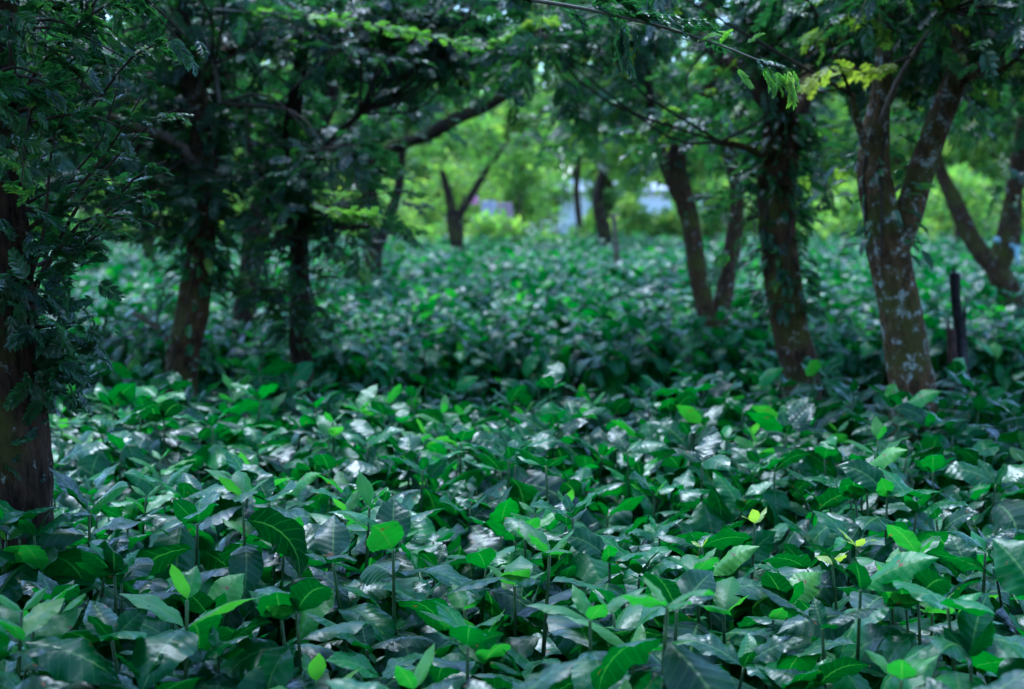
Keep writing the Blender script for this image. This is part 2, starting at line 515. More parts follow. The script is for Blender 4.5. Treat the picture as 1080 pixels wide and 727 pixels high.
special = [  # pixel of the plant's top, kind, label
    (268, 560, 'tall', 0, 'tall coffee plant with big bright green upright leaves above its neighbours'),
    (492, 655, 'fresh', 1, 'front coffee plant with a pale yellow green split shoot at its tip'),
    (672, 690, 'tall', 1, 'coffee plant at the front edge with long arching light green leaves'),
    (780, 545, 'yellow', 0, 'coffee plant with one small upright yellow leaf amid dark foliage'),
    (918, 572, 'yellow', 1, 'coffee plant with a bright yellow shoot in the front right'),
    (70, 560, 'fresh', 2, 'coffee plant with a pale ribbed leaf beside the big left trunk'),
    (160, 465, 'fresh', 3, 'coffee plant with a rounded green leaf right of the big left trunk'),
    (935, 690, 'fresh', 0, 'coffee plant with drooping light green shoots at the lower right edge'),
]
TOPZ = 0.80
for px, py, kd, i, lb in special:
    d = (CAM_Z - TOPZ) * F / (py - 240)
    p = at(px, py, d)
    coffee_plant(p.x, p.y, kd, i, lb)

T1 = at(8, 565, 4.15)
T10 = at(963, 428, 7.1)
for dx, dy in ((-.16, -.25), (.14, -.22), (.0, -.42)):
    coffee_plant(T10.x + dx, T10.y + dy, 'plain', random.randrange(6), 'coffee plant hiding the foot of the lichen spotted trunk', sc=1.05)
for dx, dy in ((-.05, -.3), (.15, -.25), (.22, -.05)):
    coffee_plant(T1.x + dx, T1.y + dy, 'plain', random.randrange(6), 'coffee plant hiding the foot of the big left trunk', sc=1.1)
cand = []
sp = 0.298
yy, row = 2.05, 0
while yy < 8.35:
    xm = 0.305 * yy + 0.30
    xx = -xm + (sp / 2 if row % 2 else 0)
    while xx < xm:
        cand.append((xx + random.uniform(-.09, .09), yy + random.uniform(-.08, .08)))
        xx += sp
    yy += sp * 0.88; row += 1
cand = [c for c in cand if (c[0] - T1.x) ** 2 + (c[1] - T1.y) ** 2 > 0.14 ** 2 and (c[0] - T10.x) ** 2 + (c[1] - T10.y) ** 2 > 0.10 ** 2
        and all((c[0] - q[0]) ** 2 + (c[1] - q[1]) ** 2 > 0.16 ** 2 for q in placed)]
print('coffee candidates', len(cand))
cand.sort(key=lambda c: c[1])
while len(cand) + len(special) + 6 > 300:
    cand.pop(random.randrange(len(cand)))
for j, (x, y) in enumerate(cand):
    kd = random.choices(['plain', 'droop', 'fresh', 'small'], [46, 34, 13, 8])[0]
    coffee_plant(x, y, kd, random.randrange(8), sc=random.uniform(.86, 1.12))

# the bed beyond the path: too many plants to count, one object that repeats the plants above
pts = []
y = 12.0
while y < 54:
    s = 0.33 if y < 25 else 0.33 + 0.012 * (y - 25)
    xm = 0.32 * y + 1.6
    x = -xm
    while x < xm:
        pts.append((x + random.uniform(-.12, .12), y + random.uniform(-.12, .12)))
        x += s
    y += s * 0.92
bush_trunks = []
pts = [(x, y) for x, y in pts if not (21.5 < y < 22.3 and -0.9 < x < -0.2) and not (15.6 < y + .05 * x < 16.5) and not (22.6 < y - .04 * x < 23.8) and not (31.5 < y < 33.2) and y < 47 + 4 * math.sin(x * .9) + 3 * math.sin(x * 2.3 + 1)]
print('bed points', len(pts))
me = bpy.data.meshes.new('coffee_bed')
me.from_pydata([(x, y, ground_z(y)) for x, y in pts], [], [])
bed = link(bpy.data.objects.new('coffee_bed', me))
tag(bed, 'wide bed of close grown coffee plants stretching away beneath the trees', 'coffee plants', kind='stuff')
ng = bpy.data.node_groups.new('coffee_bed_plants', 'GeometryNodeTree')
ng.interface.new_socket('Geometry', in_out='INPUT', socket_type='NodeSocketGeometry')
ng.interface.new_socket('Geometry', in_out='OUTPUT', socket_type='NodeSocketGeometry')
GN, GL = ng.nodes, ng.links
gi, go = GN.new('NodeGroupInput'), GN.new('NodeGroupOutput')
j_all = GN.new('GeometryNodeJoinGeometry')
roots = {}
for r in [o for o in COL.objects if o.name.startswith('coffee_plant')]:
    fol = [c for c in r.children if c.name.startswith('foliage')][0]
    roots.setdefault(fol.data.name, r)
skip = {VAR[k][i][1].name for k in ('yellow', 'tall') for i in range(2)}
for nm, r in roots.items():
    if nm in skip: continue
    j = GN.new('GeometryNodeJoinGeometry')
    for c in r.children:
        oi = GN.new('GeometryNodeObjectInfo'); oi.inputs['Object'].default_value = c; oi.inputs['As Instance'].default_value = True
        oi.transform_space = 'ORIGINAL'
        GL.new(oi.outputs['Geometry'], j.inputs[0])
    g2i = GN.new('GeometryNodeGeometryToInstance')
    GL.new(j.outputs[0], g2i.inputs[0]); GL.new(g2i.outputs[0], j_all.inputs[0])
iop = GN.new('GeometryNodeInstanceOnPoints')
iop.inputs['Pick Instance'].default_value = True
GL.new(gi.outputs[0], iop.inputs['Points']); GL.new(j_all.outputs[0], iop.inputs['Instance'])
rv = GN.new('FunctionNodeRandomValue'); rv.data_type = 'FLOAT_VECTOR'
rv.inputs[0].default_value = (-.08, -.08, 0); rv.inputs[1].default_value = (.08, .08, 6.283)
GL.new(rv.outputs[0], iop.inputs['Rotation'])
rs = GN.new('FunctionNodeRandomValue'); rs.data_type = 'FLOAT'
rs.inputs[2].default_value = 0.82; rs.inputs[3].default_value = 1.16
GL.new(rs.outputs[1], iop.inputs['Scale'])
GL.new(iop.outputs[0], go.inputs[0])
md = bed.modifiers.new('plants', 'NODES'); md.node_group = ng

# ------------------------------------------------------------------ trees
BOT = np.array([(-300, 260), (0, 260), (60, 245), (190, 255), (240, 245), (340, 235), (400, 205), (440, 135), (540, 105), (580, 120), (610, 165),
                (700, 195), (800, 190), (850, 140), (905, 112), (960, 135), (1020, 185), (1080, 205), (1400, 230)], float)


def bottom(px):
    return np.interp(px, BOT[:, 0], BOT[:, 1])


PENDING = []
SKEL = []


class Tree:
    def __init__(s, name, label, d, base, bark, group=None, cat='tree'):
        b = at(base[0], base[1], d)
        s.d = d
        s.root = thing(name, label, cat, (b.x, d, ground_z(d)), group)
        s.bark = bark
        s.skel = []

    def line(s, pts, dd=None):
        out, rad = [], []
        for i, (px, py, w) in enumerate(pts):
            dep = s.d + (0 if dd is None else dd * i / max(1, len(pts) - 1))
            out.append(at(px, py, dep)); rad.append(w * 0.5 * dep / F)
        return out, rad

    def trunk(s, pts, sides=18, rough=0.10, crack=0.0):
        P, R = s.line(pts)
        p0 = P[0].copy()
        low = Vector((p0.x + (p0.x - P[1].x) * 0.4, p0.y, ground_z(s.d) - 0.06))
        P = [low] + P; R = [R[0] * 1.35] + R
        mb = MB(); p, r = tube(mb, P, R, sides, rough, seed=int(pts[0][0]), step=.018, crack=crack)
        s.skel += list(p[len(p) // 3:])
        s.tr = p; s.trr = r
        s.trunk_obj = mb.obj('trunk', s.bark, s.root)
        return s

    def limb(s, pts, dd=0.0, sides=12, rough=0.10, mat=None):
        P, R = s.line(pts, dd)
        mb = MB(); p, r = tube(mb, P, R, sides, rough, seed=int(pts[0][1]))
        s.skel += list(p)
        mb.obj('limb', mat or s.bark, s.root)
        return s

    def crown(s, *a, **k):
        PENDING.append((s, a, k))
        return s

    def grow_crown(s, n, cx, rx, ry, zlo, zhi, per=46, fl=0.19, cr=0.36, bright=0.09, tpl=FROND, mat=M_TREE, limit=True, name='crown', extra=(), pad=0.75):
        """clumps of pinnate leaves around branch ends inside an ellipsoid"""
        C = []
        tries = 0
        while len(C) < n and tries < n * 60:
            tries += 1
            v = rng.uniform(-1, 1, 3)
            if v @ v > 1: continue
            p = np.array([cx + v[0] * rx, s.d + v[1] * ry, (zlo + zhi) / 2 + v[2] * (zhi - zlo) / 2])
            if limit and p[1] > 1.2:
                px, py = to_px(p)
                if py + cr * pad * F / p[1] > bottom(px): continue
                if -60 < px < 1140 and py > -60:
                    near = (SKEL[:, 2] > p[1] - .1) & (np.abs(SKEL[:, 0] - px) < cr * .75 * F / p[1]) & (np.abs(SKEL[:, 1] - py) < cr * .6 * F / p[1])
                    if near.any() and rng.random() < (.92 if s.d < 18 else .75): continue
            C.append(p)
        C += [np.array(tuple(e)) for e in extra]
        mb, tw = MB(), MB()
        sk = np.array([tuple(k) for k in s.skel])
        for c in C:
            k = sk[np.argmin(((sk - c) ** 2).sum(1))]
            mid = (k + c) / 2 + rng.normal(0, .08, 3)
            tube(tw, [k, mid, c], [0.008, 0.006, 0.003], 5)
            nt_ = 7
            for q in range(nt_):
                dr = rng.normal(0, 1, 3); dr[2] = dr[2] * 0.55 - 0.05; dr /= np.linalg.norm(dr)
                ln = cr * rng.uniform(.6, 1.25)
                e = c + dr * ln; e[2] -= 0.10 * ln
                tube(tw, [c, (c + e) / 2 + [0, 0, .03], e], [0.004, 0.003, 0.0015], 4)
                m = max(2, per // nt_)
                t = rng.uniform(0.1, 1.05, m)
                pos = c + (e - c) * t[:, None] + rng.normal(0, .02, (m, 3))
                ax = dr[None] * 0.7 + rng.normal(0, .7, (m, 3)); ax[:, 2] = ax[:, 2] * 0.6 - 0.12
                R = frames(ax, 1.0, 0.45)
                rn = np.clip(rng.normal(.42, .16, m) + rng.normal(0, .1), 0, .86)
                rn = np.where(rng.random(m) < bright, rng.uniform(.92, 1, m), rn)  # bright share: fronds coloured yellow-green to stand for sunlit leaves
                stamp(mb, tpl[rng.integers(len(tpl))], pos, R, fl * rng.uniform(.6, 1.2, m), rn)
        mb.obj(name, mat, s.root, smooth=False)
        tw.obj('twigs', M_TWIG, s.root)
        return s

    def creeper(s, y0, y1, n, spread=0.05, size=0.06, name='creeper', mat=None, tpl=None):
        """leaves clinging to the trunk between two pixel heights"""
        z0, z1 = at(0, y1, s.d).z, at(0, y0, s.d).z
        z = rng.uniform(z0, z1, n)
        i = np.array([np.argmin(np.abs(s.tr[:, 2] - q)) for q in z])
        ang = rng.uniform(0, 2 * PI, n)
        rr = s.trr[i] + np.abs(rng.normal(0, spread, n))
        pos = s.tr[i] + np.stack([np.cos(ang) * rr, np.sin(ang) * rr, z - s.tr[i][:, 2]], -1)
        ax = np.stack([np.cos(ang), np.sin(ang), rng.normal(-.4, .5, n)], -1)
        R = frames(ax, 1.0, .4)
        keep = np.sin(z * 7 + rng.uniform(0, 6)) + np.sin(z * 17 + ang) * .6 + rng.normal(0, .5, n) > -.35
        pos, R, n = pos[keep], R[keep], int(keep.sum())
        vn = MB()
        for v in range(3):
            zz = np.linspace(z0, z1, 14); a0 = rng.uniform(0, 6.28)
            vi = [np.argmin(np.abs(s.tr[:, 2] - q)) for q in zz]
            tube(vn, [s.tr[k] + [math.cos(a0 + q * 2.2) * (s.trr[k] + .006), math.sin(a0 + q * 2.2) * (s.trr[k] + .006), q - s.tr[k][2]] for k, q in zip(vi, zz)], [.006] * 14, 5)
        vn.obj('creeper_vine', M_TWIG, s.root)
        mb = MB()
        stamp(mb, tpl or LEAF, pos, R, size * rng.uniform(.4, 1.5, n), np.clip(rng.normal(.4, .2, n), 0, .85))
        mb.obj(name, mat or M_TREE, s.root, smooth=False)
        return s


def sprays(parent, twigpts, n, fl, tpl, name, mat, twig_mat, tname, rnd=(.4, .15), droop=-0.2, spread=0.8, tr=(0.006, 0.0015)):
    """one twig with pinnate leaves along it"""
    tw = MB()
    k = len(twigpts)
    P, R = tube(tw, twigpts, list(np.linspace(tr[0], tr[1], k)), 6, 0.05)
    tw.obj(tname, twig_mat, parent)
    t = np.sort(rng.uniform(.12, 1, n))
    idx = np.clip((t * (len(P) - 1)).astype(int), 0, len(P) - 2)
    pos = P[idx]
    T = P[idx + 1] - P[idx]; T /= np.linalg.norm(T, axis=1)[:, None]
    side = np.cross(T, [0, 0, 1.0]); side /= np.linalg.norm(side, axis=1)[:, None] + 1e-6
    sg = np.where(np.arange(n) % 2, 1, -1)[:, None]
    ax = T * 0.75 + side * sg * spread + rng.normal(0, .25, (n, 3)); ax[:, 2] += droop
    mb = MB()
    for q in range(len(tpl)):
        sel = np.arange(n) % len(tpl) == q
        if sel.any():
            stamp(mb, tpl[q], pos[sel], frames(ax[sel], 1, .3), fl * rng.uniform(.7, 1.15, sel.sum()), np.clip(rng.normal(rnd[0], rnd[1], sel.sum()), 0, .86))
    mb.obj(name, mat, parent, smooth=False)
    return P


GT = 'shade trees among the coffee beds'
# --- big dark trunk at the left edge
t = Tree('shade_tree', 'thick dark trunked tree at the left edge, leaves sprouting from its side', 4.15, (8, 565), M_BARK_NEAR, GT)
t.trunk([(8, 565, 88), (10, 470, 82), (6, 380, 74), (0, 300, 66), (-8, 200, 60), (-14, 100, 56), (-10, -20, 50), (-20, -160, 42), (-30, -330, 30)], 72, 0.07, 0.10)
t.limb([(-10, -20, 34), (90, -110, 26), (260, -130, 18), (420, -60, 10), (560, 0, 6)], 0.1, 10, 0.06)
t.limb([(-12, 60, 26), (-80, -60, 20), (-200, -180, 10)], 0.6)
t.crown(30, t.root.location.x - .1, 1.2, 1.0, 2.05, 3.1, per=56, fl=.085, cr=.24, bright=0, tpl=FROND_FINE[:3], extra=[at(10, 30, 4.0), at(60, 10, 4.5), at(110, -10, 4.3), at(30, 130, 4.0), at(20, 220, 4.2), at(-20, 90, 3.9)])
# dense sprouts on the trunk
mb, tw = MB(), MB()
for (px, py, n, r) in ((40, 335, 30, .15), (64, 370, 26, .12), (30, 290, 26, .15), (20, 240, 20, .15), (58, 315, 24, .14), (15, 470, 8, .06), (42, 405, 14, .09), (82, 340, 14, .10), (70, 395, 12, .08)):
    c = np.array(at(px, py, 4.08)); k = np.array(at(8, py + 10, 4.15))
    tube(tw, [k, (k + c) / 2, c], [.008, .005, .003], 5)
    ax = rng.normal(0, 1, (n, 3)) + np.array([.7, -.4, -.2]); pos = c + rng.normal(0, r * .45, (n, 3))
    stamp(mb, FROND_FINE[n % 3], pos, frames(ax, 1, .5), .075 * rng.uniform(.6, 1.4, n), np.clip(rng.normal(.35, .15, n), 0, .8))
mb.obj('trunk_sprouts', M_TREE, t.root, smooth=False); tw.obj('sprout_stems', M_TWIG, t.root)
# the thin twigs reaching right over the bed
tws = [[(20, 330), (45, 250), (58, 140), (90, 90)], [(40, 300), (75, 230), (110, 180), (160, 130), (188, 115)], [(30, 345), (80, 270), (130, 215), (170, 205)],
       [(10, 120), (50, 60), (90, 20), (140, -10)], [(45, 330), (60, 290), (100, 250), (130, 240)], [(10, 200), (60, 150), (80, 100), (100, 60)], [(20, 250), (80, 200), (120, 150), (150, 100)], [(40, 280), (90, 250), (140, 190), (175, 170)], [(0, 60), (60, 50), (120, 70), (165, 85)], [(30, 310), (85, 235), (120, 230), (165, 235)], [(20, 170), (90, 120), (140, 60), (185, 40)], [(35, 320), (70, 200), (105, 150), (125, 90)]]
for i, w in enumerate(tws):
    sprays(t.root, [at(x, y, 4.15 - .05 * j + .12 * (i % 3)) for j, (x, y) in enumerate(w)], 28, .062, FROND_FINE, 'twig_leaves', M_TREE, M_TWIG, 'side_twig', (.5, .2))
# the sharp branch that hangs in from the top
B = [at(560, 0, 4.25), at(620, 10, 4.25), at(700, 29, 4.28), at(760, 48, 4.3), at(795, 62, 4.32), at(826, 72, 4.33)]
sprays(t.root, B, 4, .09, FROND_FINE, 'twig_leaves', M_TREE, M_TWIG_PALE, 'overhanging_twig', (.45, .1), 0, .6, (.005, .002))
lf, lt = MB(), MB()
def put(px, py, dx, dz, n, s, mb_, rn, dpt=4.28):
    c = np.array(at(px, py, dpt))
    ax = np.array([[dx, rng.normal(0, .3), dz]] * n) + rng.normal(0, .22, (n, 3))
    stamp(mb_, FROND_TIP[rng.integers(2)], np.repeat(c[None], n, 0) + rng.normal(0, .012, (n, 3)), frames(ax, 1, .5), s * rng.uniform(.75, 1.15, n), np.full(n, rn) + rng.normal(0, .06, n))
for px, py in ((600, 5), (615, 8), (640, 8), (655, 16), (670, 20), (690, 24), (630, 2), (720, 30), (700, 10)):
    put(px, py, rng.choice([-.4, .9]), rng.normal(0, .25), 3, .10, lf, .4)
put(652, 22, .25, -1, 4, .12, lf, .35); put(668, 26, .35, -.9, 3, .09, lf, .4)
for px, py, dx, dz in ((740, 44, .6, .3), (765, 50, .3, .7), (780, 55, .7, .1), (755, 40, 1, .3), (770, 62, .5, -.8)):
    put(px, py, dx, dz, 1, .07, lt, .35)
ltip = MB()
for k in range(5):
    put(806 + 5 * k, 66 + 3 * k, .75, -.8, 2, .085, ltip, .2 + .1 * k)
put(828, 72, .45, -1, 3, .085, ltip, .75)
lf.obj('twig_leaves', M_TREE, t.root, smooth=False); lt.obj('fresh_twig_leaves', M_TREE_TIP, t.root, smooth=False); ltip.obj('twig_tip_leaves', M_TREE_TIP, t.root, smooth=False)
# --- tree with the slim trunk left of centre-left
t = Tree('shade_tree', 'slim dark leaning tree with leafy creeper on its upper trunk, second from left', 9.0, (192, 398), M_BARK, GT)
t.trunk([(190, 398, 32), (203, 330, 30), (210, 270, 28), (215, 200, 27), (212, 130, 25), (203, 90, 22), (195, 50, 20), (185, -20, 17), (170, -120, 12)], 40, .10, .09)
t.limb([(213, 190, 14), (185, 150, 12), (130, 130, 9), (90, 110, 6)], -.5, mat=M_BARK_PALE)
t.limb([(205, 100, 15), (260, 30, 12), (330, -40, 8)], .5)
t.limb([(195, 392, 9), (170, 350, 6), (140, 330, 4)], -.2, mat=M_BARK_PALE)
t.limb([(203, 120, 6), (222, 60, 5), (232, 110, 4)], -.3, mat=M_BARK_PALE)
t.crown(84, t.root.location.x + .1, 1.9, 1.2, 1.60, 2.9, per=42, fl=.16, extra=[at(*e) for e in ((150, 205, 8.8), (172, 240, 9.2), (242, 185, 8.7), (258, 225, 9.4), (128, 165, 8.7), (108, 205, 9.4), (165, 345, 9.3))])
t.creeper(120, 320, 640, .05, .085)
t.creeper(330, 395, 60, .10, .07, 'basal_leaves')
# sprig of yellow leaves across the top, pale light painted into its colour
for w, dp in (([(225, 10), (300, 15), (360, 22), (440, 35), (500, 48)], 8.2), ([(500, 48), (530, 42), (560, 28), (590, 20)], 8.3), ([(330, 215), (360, 225), (400, 230)], 7.8)):
    sprays(t.root, [at(x, y, dp) for x, y in w], 60, .10, FROND, 'yellow_green_sprig', M_TREE_TIP, M_TWIG_PALE, 'sprig_twig', (.35, .2), .1)
# --- curving tree behind it
t = Tree('shade_tree', 'dark tree whose trunk curves right into a heavy bent limb', 13.2, (258, 345), M_BARK_DARK, GT)
t.trunk([(256, 345, 24), (262, 300, 24), (272, 240, 26), (284, 200, 26), (310, 160, 24), (334, 140, 20), (350, 100, 14), (356, 20, 9)], 14, .13)
t.limb([(284, 200, 12), (262, 150, 9), (240, 80, 6)], .4)
t.crown(46, t.root.location.x + .5, 2.3, 1.4, 1.7, 3.5, per=44, fl=.20, cr=.42)
t.creeper(150, 230, 90, .05, .08)
# --- ivy covered trunk
t = Tree('shade_tree', 'narrow dark trunk wrapped in loose creeper leaves, third from left', 9.3, (318, 392), M_BARK_DARK, GT)
t.trunk([(318, 392, 24), (317, 330, 23), (316, 270, 22), (312, 210, 20), (306, 150, 17), (318, 60, 13), (325, -60, 9)], 14, .13)
t.limb([(312, 210, 10), (340, 160, 8), (380, 120, 6)], -.3)
t.creeper(150, 365, 760, .06, .085)
t.crown(44, t.root.location.x + .35, 1.1, .9, 1.65, 2.8, per=42, fl=.16, extra=[at(*e) for e in ((298, 250, 9.0), (345, 218, 9.1), (372, 238, 9.3), (288, 295, 9.2), (330, 320, 9.1), (352, 185, 9.2), (395, 205, 9.4))])
# --- two stemmed slim tree, mid distance
t = Tree('shade_tree', 'slim two stemmed tree left of the bright opening, arching limb overhead', 20.0, (393, 308), M_BARK_DARK, GT)
t.trunk([(392, 308, 19), (394, 270, 19), (392, 220, 18), (385, 170, 17), (384, 120, 14), (392, 40, 10)], 12, .12)
t.limb([(394, 270, 14), (410, 230, 13), (420, 200, 11), (425, 150, 8)], .5)
t.limb([(386, 175, 16), (420, 154, 14), (450, 143, 14), (480, 126, 14), (510, 113, 13), (540, 95, 11), (570, 60, 8)], -1.5)
t.crown(54, t.root.location.x + .6, 3.4, 2.0, 2.2, 4.6, per=48, fl=.28, cr=.55)
t.creeper(210, 300, 60, .05, .1)
# --- small far tree in the opening
t = Tree('shade_tree', 'small far tree with one limb slanting up right inside the bright opening', 34.0, (483, 282), M_BARK_DARK, GT)
t.trunk([(483, 282, 15), (482, 260, 14), (478, 235, 15), (474, 210, 10), (466, 180, 7)], 10, .12)
t.limb([(478, 236, 10), (498, 205, 8), (508, 188, 7), (520, 170, 6), (534, 150, 5)], .5)
t.crown(13, at(482, 195, 34).x, 1.5, .8, 2.0, 3.7, per=40, fl=.28, cr=.5, limit=False, mat=M_FAR)
# --- twin trunk right of centre
t = Tree('shade_tree', 'forked tree with two slender pale brown stems rising in a narrow V', 12.9, (755, 345), M_BARK, GT)
t.trunk([(754, 356, 24), (746, 335, 20), (737, 290, 19), (728, 235, 19), (716, 190, 20), (714, 160, 18), (728, 130, 15), (745, 100, 13), (752, 60, 10), (740, -20, 7)], 14, .12)
t.limb([(756, 350, 20), (766, 300, 19), (774, 250, 18), (777, 205, 16), (768, 160, 14), (750, 120, 10)], .3)
t.limb([(716, 205, 18), (704, 180, 14), (690, 130, 10), (680, 60, 7)], .4, mat=M_BARK_DARK)
t.crown(80, t.root.location.x - .3, 2.2, 1.6, 1.75, 3.3, per=44, fl=.19, cr=.40)
t.creeper(150, 230, 60, .05, .08)
# --- darker trunk beside the path
t = Tree('shade_tree', 'stout mossy trunk leaning left by the path, second from the right', 8.75, (842, 402), M_BARK, GT)
t.trunk([(844, 402, 38), (834, 350, 36), (826, 290, 38), (820, 235, 40), (819, 180, 40), (824, 140, 38), (815, 90, 30), (800, 40, 24), (780, -40, 18)], 48, .09, .08)
t.limb([(822, 150, 28), (845, 110, 22), (860, 60, 18), (880, -20, 12)], .5)
t.limb([(815, 110, 26), (780, 75, 22), (740, 40, 16), (690, -10, 10)], .6)
t.limb([(821, 190, 9), (797, 160, 8), (760, 150, 6)], -.3)
t.crown(62, t.root.location.x, 1.6, 1.2, 1.9, 2.9, per=42, fl=.17, extra=[at(*e) for e in ((788, 185, 8.9), (862, 165, 9.2), (800, 225, 8.9))])
t.creeper(120, 330, 820, .05, .08)
# --- the tree with pale lichen
t = Tree('shade_tree', 'forked tree with pale lichen blotches on its brown trunk, nearest on the right', 7.1, (963, 428), M_BARK_LICHEN, GT)
t.trunk([(963, 428, 46), (957, 380, 42), (948, 320, 40), (938, 270, 42), (930, 225, 36), (922, 180, 33), (924, 140, 28), (930, 90, 20), (934, 30, 15), (938, -60, 11)], 60, .07, .07)
t.limb([(940, 268, 32), (958, 225, 29), (972, 180, 28), (988, 135, 26), (1004, 95, 24), (1012, 60, 20), (1010, 10, 14), (1000, -70, 10)], .25, 20)
t.limb([(1008, 85, 18), (1030, 74, 17), (1056, 68, 17), (1085, 40, 15), (1130, 0, 10)], .1, 14)
t.limb([(922, 150, 8), (945, 90, 7), (975, 40, 5), (1000, 10, 4)], -.4, 8, mat=M_BARK_PALE)
t.limb([(924, 175, 14), (908, 140, 9), (898, 100, 6)], -.2, 8)
t.crown(60, t.root.location.x + .15, 1.3, 1.1, 1.9, 2.75, per=42, fl=.15, cr=.32, bright=.08)
t.creeper(140, 270, 130, .05, .07)
t.creeper(415, 430, 26, .02, .05, 'basal_leaves', M_TREE_TIP)
for w, dp in (([(960, 60), (915, 75), (875, 70), (850, 95)], 6.8), ([(930, 30), (900, 15), (870, 30), (850, 40)], 6.6)):
    sprays(t.root, [at(x, y, dp) for x, y in w], 26, .12, FROND, 'yellow_green_sprig', M_TREE_TIP, M_TWIG, 'sprig_twig', (.84, .08), -.1)  # sprigs of yellow-tinted leaves
# --- leaning tree at the right edge
t = Tree('shade_tree', 'dark tree at the right edge, one stem leaning far to the left', 16.5, (1068, 322), M_BARK, GT)
t.trunk([(1068, 322, 22), (1062, 300, 24), (1052, 284, 26), (1062, 255, 26), (1066, 225, 24), (1072, 190, 18), (1080, 120, 12)], 14, .13)
t.limb([(1056, 286, 24), (1036, 268, 20), (1018, 240, 18), (1006, 210, 17), (994, 185, 14), (980, 140, 9)], .3)
t.crown(46, t.root.location.x + .2, 2.4, 1.6, 1.9, 4.3, per=46, fl=.25, cr=.48)
t.creeper(180, 260, 80, .06, .1)
band = MB()
c = at(1062, 258, 16.5)
tube(band, [c + Vector((-.02, 0, -.02)), c + Vector((.0, 0, .02))], [.128, .128], 16, .05)
tube(band, [c + Vector((.05, -.15, -.01)), c + Vector((.06, -.17, -.2))], [.03, .015], 6, .05)
tag(band.obj('cloth_strip', simple('pale_cloth', (.22, .34, .36), .8)), 'pale blue cloth strip tied round the right edge tree', 'cloth strip')
# --- farther slim trees
for lb, d, base, tr in (('thin grey tree far behind the slim leaning trunk', 26, (158, 290), [(158, 290, 13), (156, 250, 12), (150, 215, 11), (148, 160, 9)]),
                        ('thin far tree right of the white blossoms', 38, (640, 262), [(640, 262, 15), (636, 240, 16), (630, 215, 13), (636, 180, 9)]),
                        ('slender far trunk against the pale patch left of the white blossoms', 42, (612, 255), [(612, 255, 8), (611, 235, 8), (608, 200, 7), (612, 160, 5)])):
    t = Tree('slim_tree', lb, d, base, M_BARK_DARK, 'slim trees far back in the coffee')
    t.trunk(tr, 8, .1)
    t.crown(22, t.root.location.x, 1.5, 1.2, 2.6, 4.6, per=46, fl=.32, cr=.6, mat=M_FAR, pad=.5)

# --- unseen trees added behind and beside the camera to cut frontal light
for i, (x, y, hh) in enumerate(((-2.8, -1.8, 4.5), (2.2, -2.2, 6), (-0.6, -4.6, 5), (4.6, -0.6, 6), (-5.0, 1.0, 5))):
    t = Tree('shade_tree', 'unseen tree added behind or beside the camera to darken the frontal light', 5, (540, 300), M_BARK_DARK, GT)
    gz = ground_z(y)
    t.d = y; t.root.location = (x, y, gz)
    P = [Vector((x, y, gz - .06)), Vector((x + .05, y, gz + hh * .2)), Vector((x - .05, y + .1, gz + hh * .4)), Vector((x + .1, y, gz + hh * .7)), Vector((x, y, gz + hh * .93))]
    mb = MB(); p, r = tube(mb, P, [.15, .12, .10, .07, .02], 14, .1, seed=i); t.skel += list(p[len(p) // 2:]); mb.obj('trunk', M_BARK_DARK, t.root)
    t.crown(70, x, 2.5, 2.6, gz + 2.2, gz + hh, per=46, fl=.34, cr=.75, limit=True)

SKEL = np.array([(*to_px(k), k[1]) for t_, a_, k_ in PENDING if 5 < t_.d < 22 for k in t_.skel if k[1] > 5])
SKEL = SKEL[(SKEL[:, 1] > 40)]
for t_, a_, k_ in PENDING:
    t_.grow_crown(*a_, **k_)

# ------------------------------------------------------------------ stakes and stump
o = thing('burnt_stump', 'charred black pointed stump standing between the right trunks', 'stump', (*at(1012, 412, 8.9).xy, 0))
def slab(name, pts, r, jag, mat):
    """a split, weathered length of wood with a broken top"""
    mb = MB()
    P = [Vector((pts[0][0], pts[0][1], -.05))] + [Vector(p) for p in pts]
    tube(mb, P, [r * 1.1] + list(np.linspace(r, r * .8, len(pts))), 18, .16, seed=int(r * 9000), crack=.35, step=.015)
    e = P[-1]
    for q in range(jag):
        a = e + Vector((rng.uniform(-r, r) * .7, rng.uniform(-r, r) * .7, -.03))
        tube(mb, [a, a + Vector((rng.normal(0, .004), 0, .04 + .06 * rng.random()))], [r * .35, r * .08], 5)
    mb.obj(name, mat, o)
slab('stake', [at(1013, 412, 8.9), at(1011, 350, 8.9), at(1008, 318, 8.9), at(1007, 288, 8.9)], .024, 3, M_BURNT)
slab('split_slab', [at(1016, 412, 8.93), at(1014, 370, 8.93), at(1013, 334, 8.93)], .030, 4, M_BURNT)
slab('splinter', [at(1007, 412, 8.87), at(1004, 375, 8.86), at(1003, 347, 8.86)], .022, 3, M_REDWOOD)
mb = MB()
p = at(650, 290, 24)
tube(mb, [Vector((p.x, 24, ground_z(24) - .05)), at(650, 265, 24), at(647, 225, 24)], [.045, .042, .036], 8, .1)
tag(mb.obj('wooden_stake', M_BARK_PALE), 'thin pale stake rising from the coffee below the pale far wall', 'stake')
mb = MB()
p = at(1010, 262, 40)
tube(mb, [Vector((p.x, 40, ground_z(40) - .05)), at(1010, 235, 40)], [.10, .08], 8, .1)
tag(mb.obj('brown_stake', M_REDWOOD), 'short brown post far off beyond the charred stump', 'post')

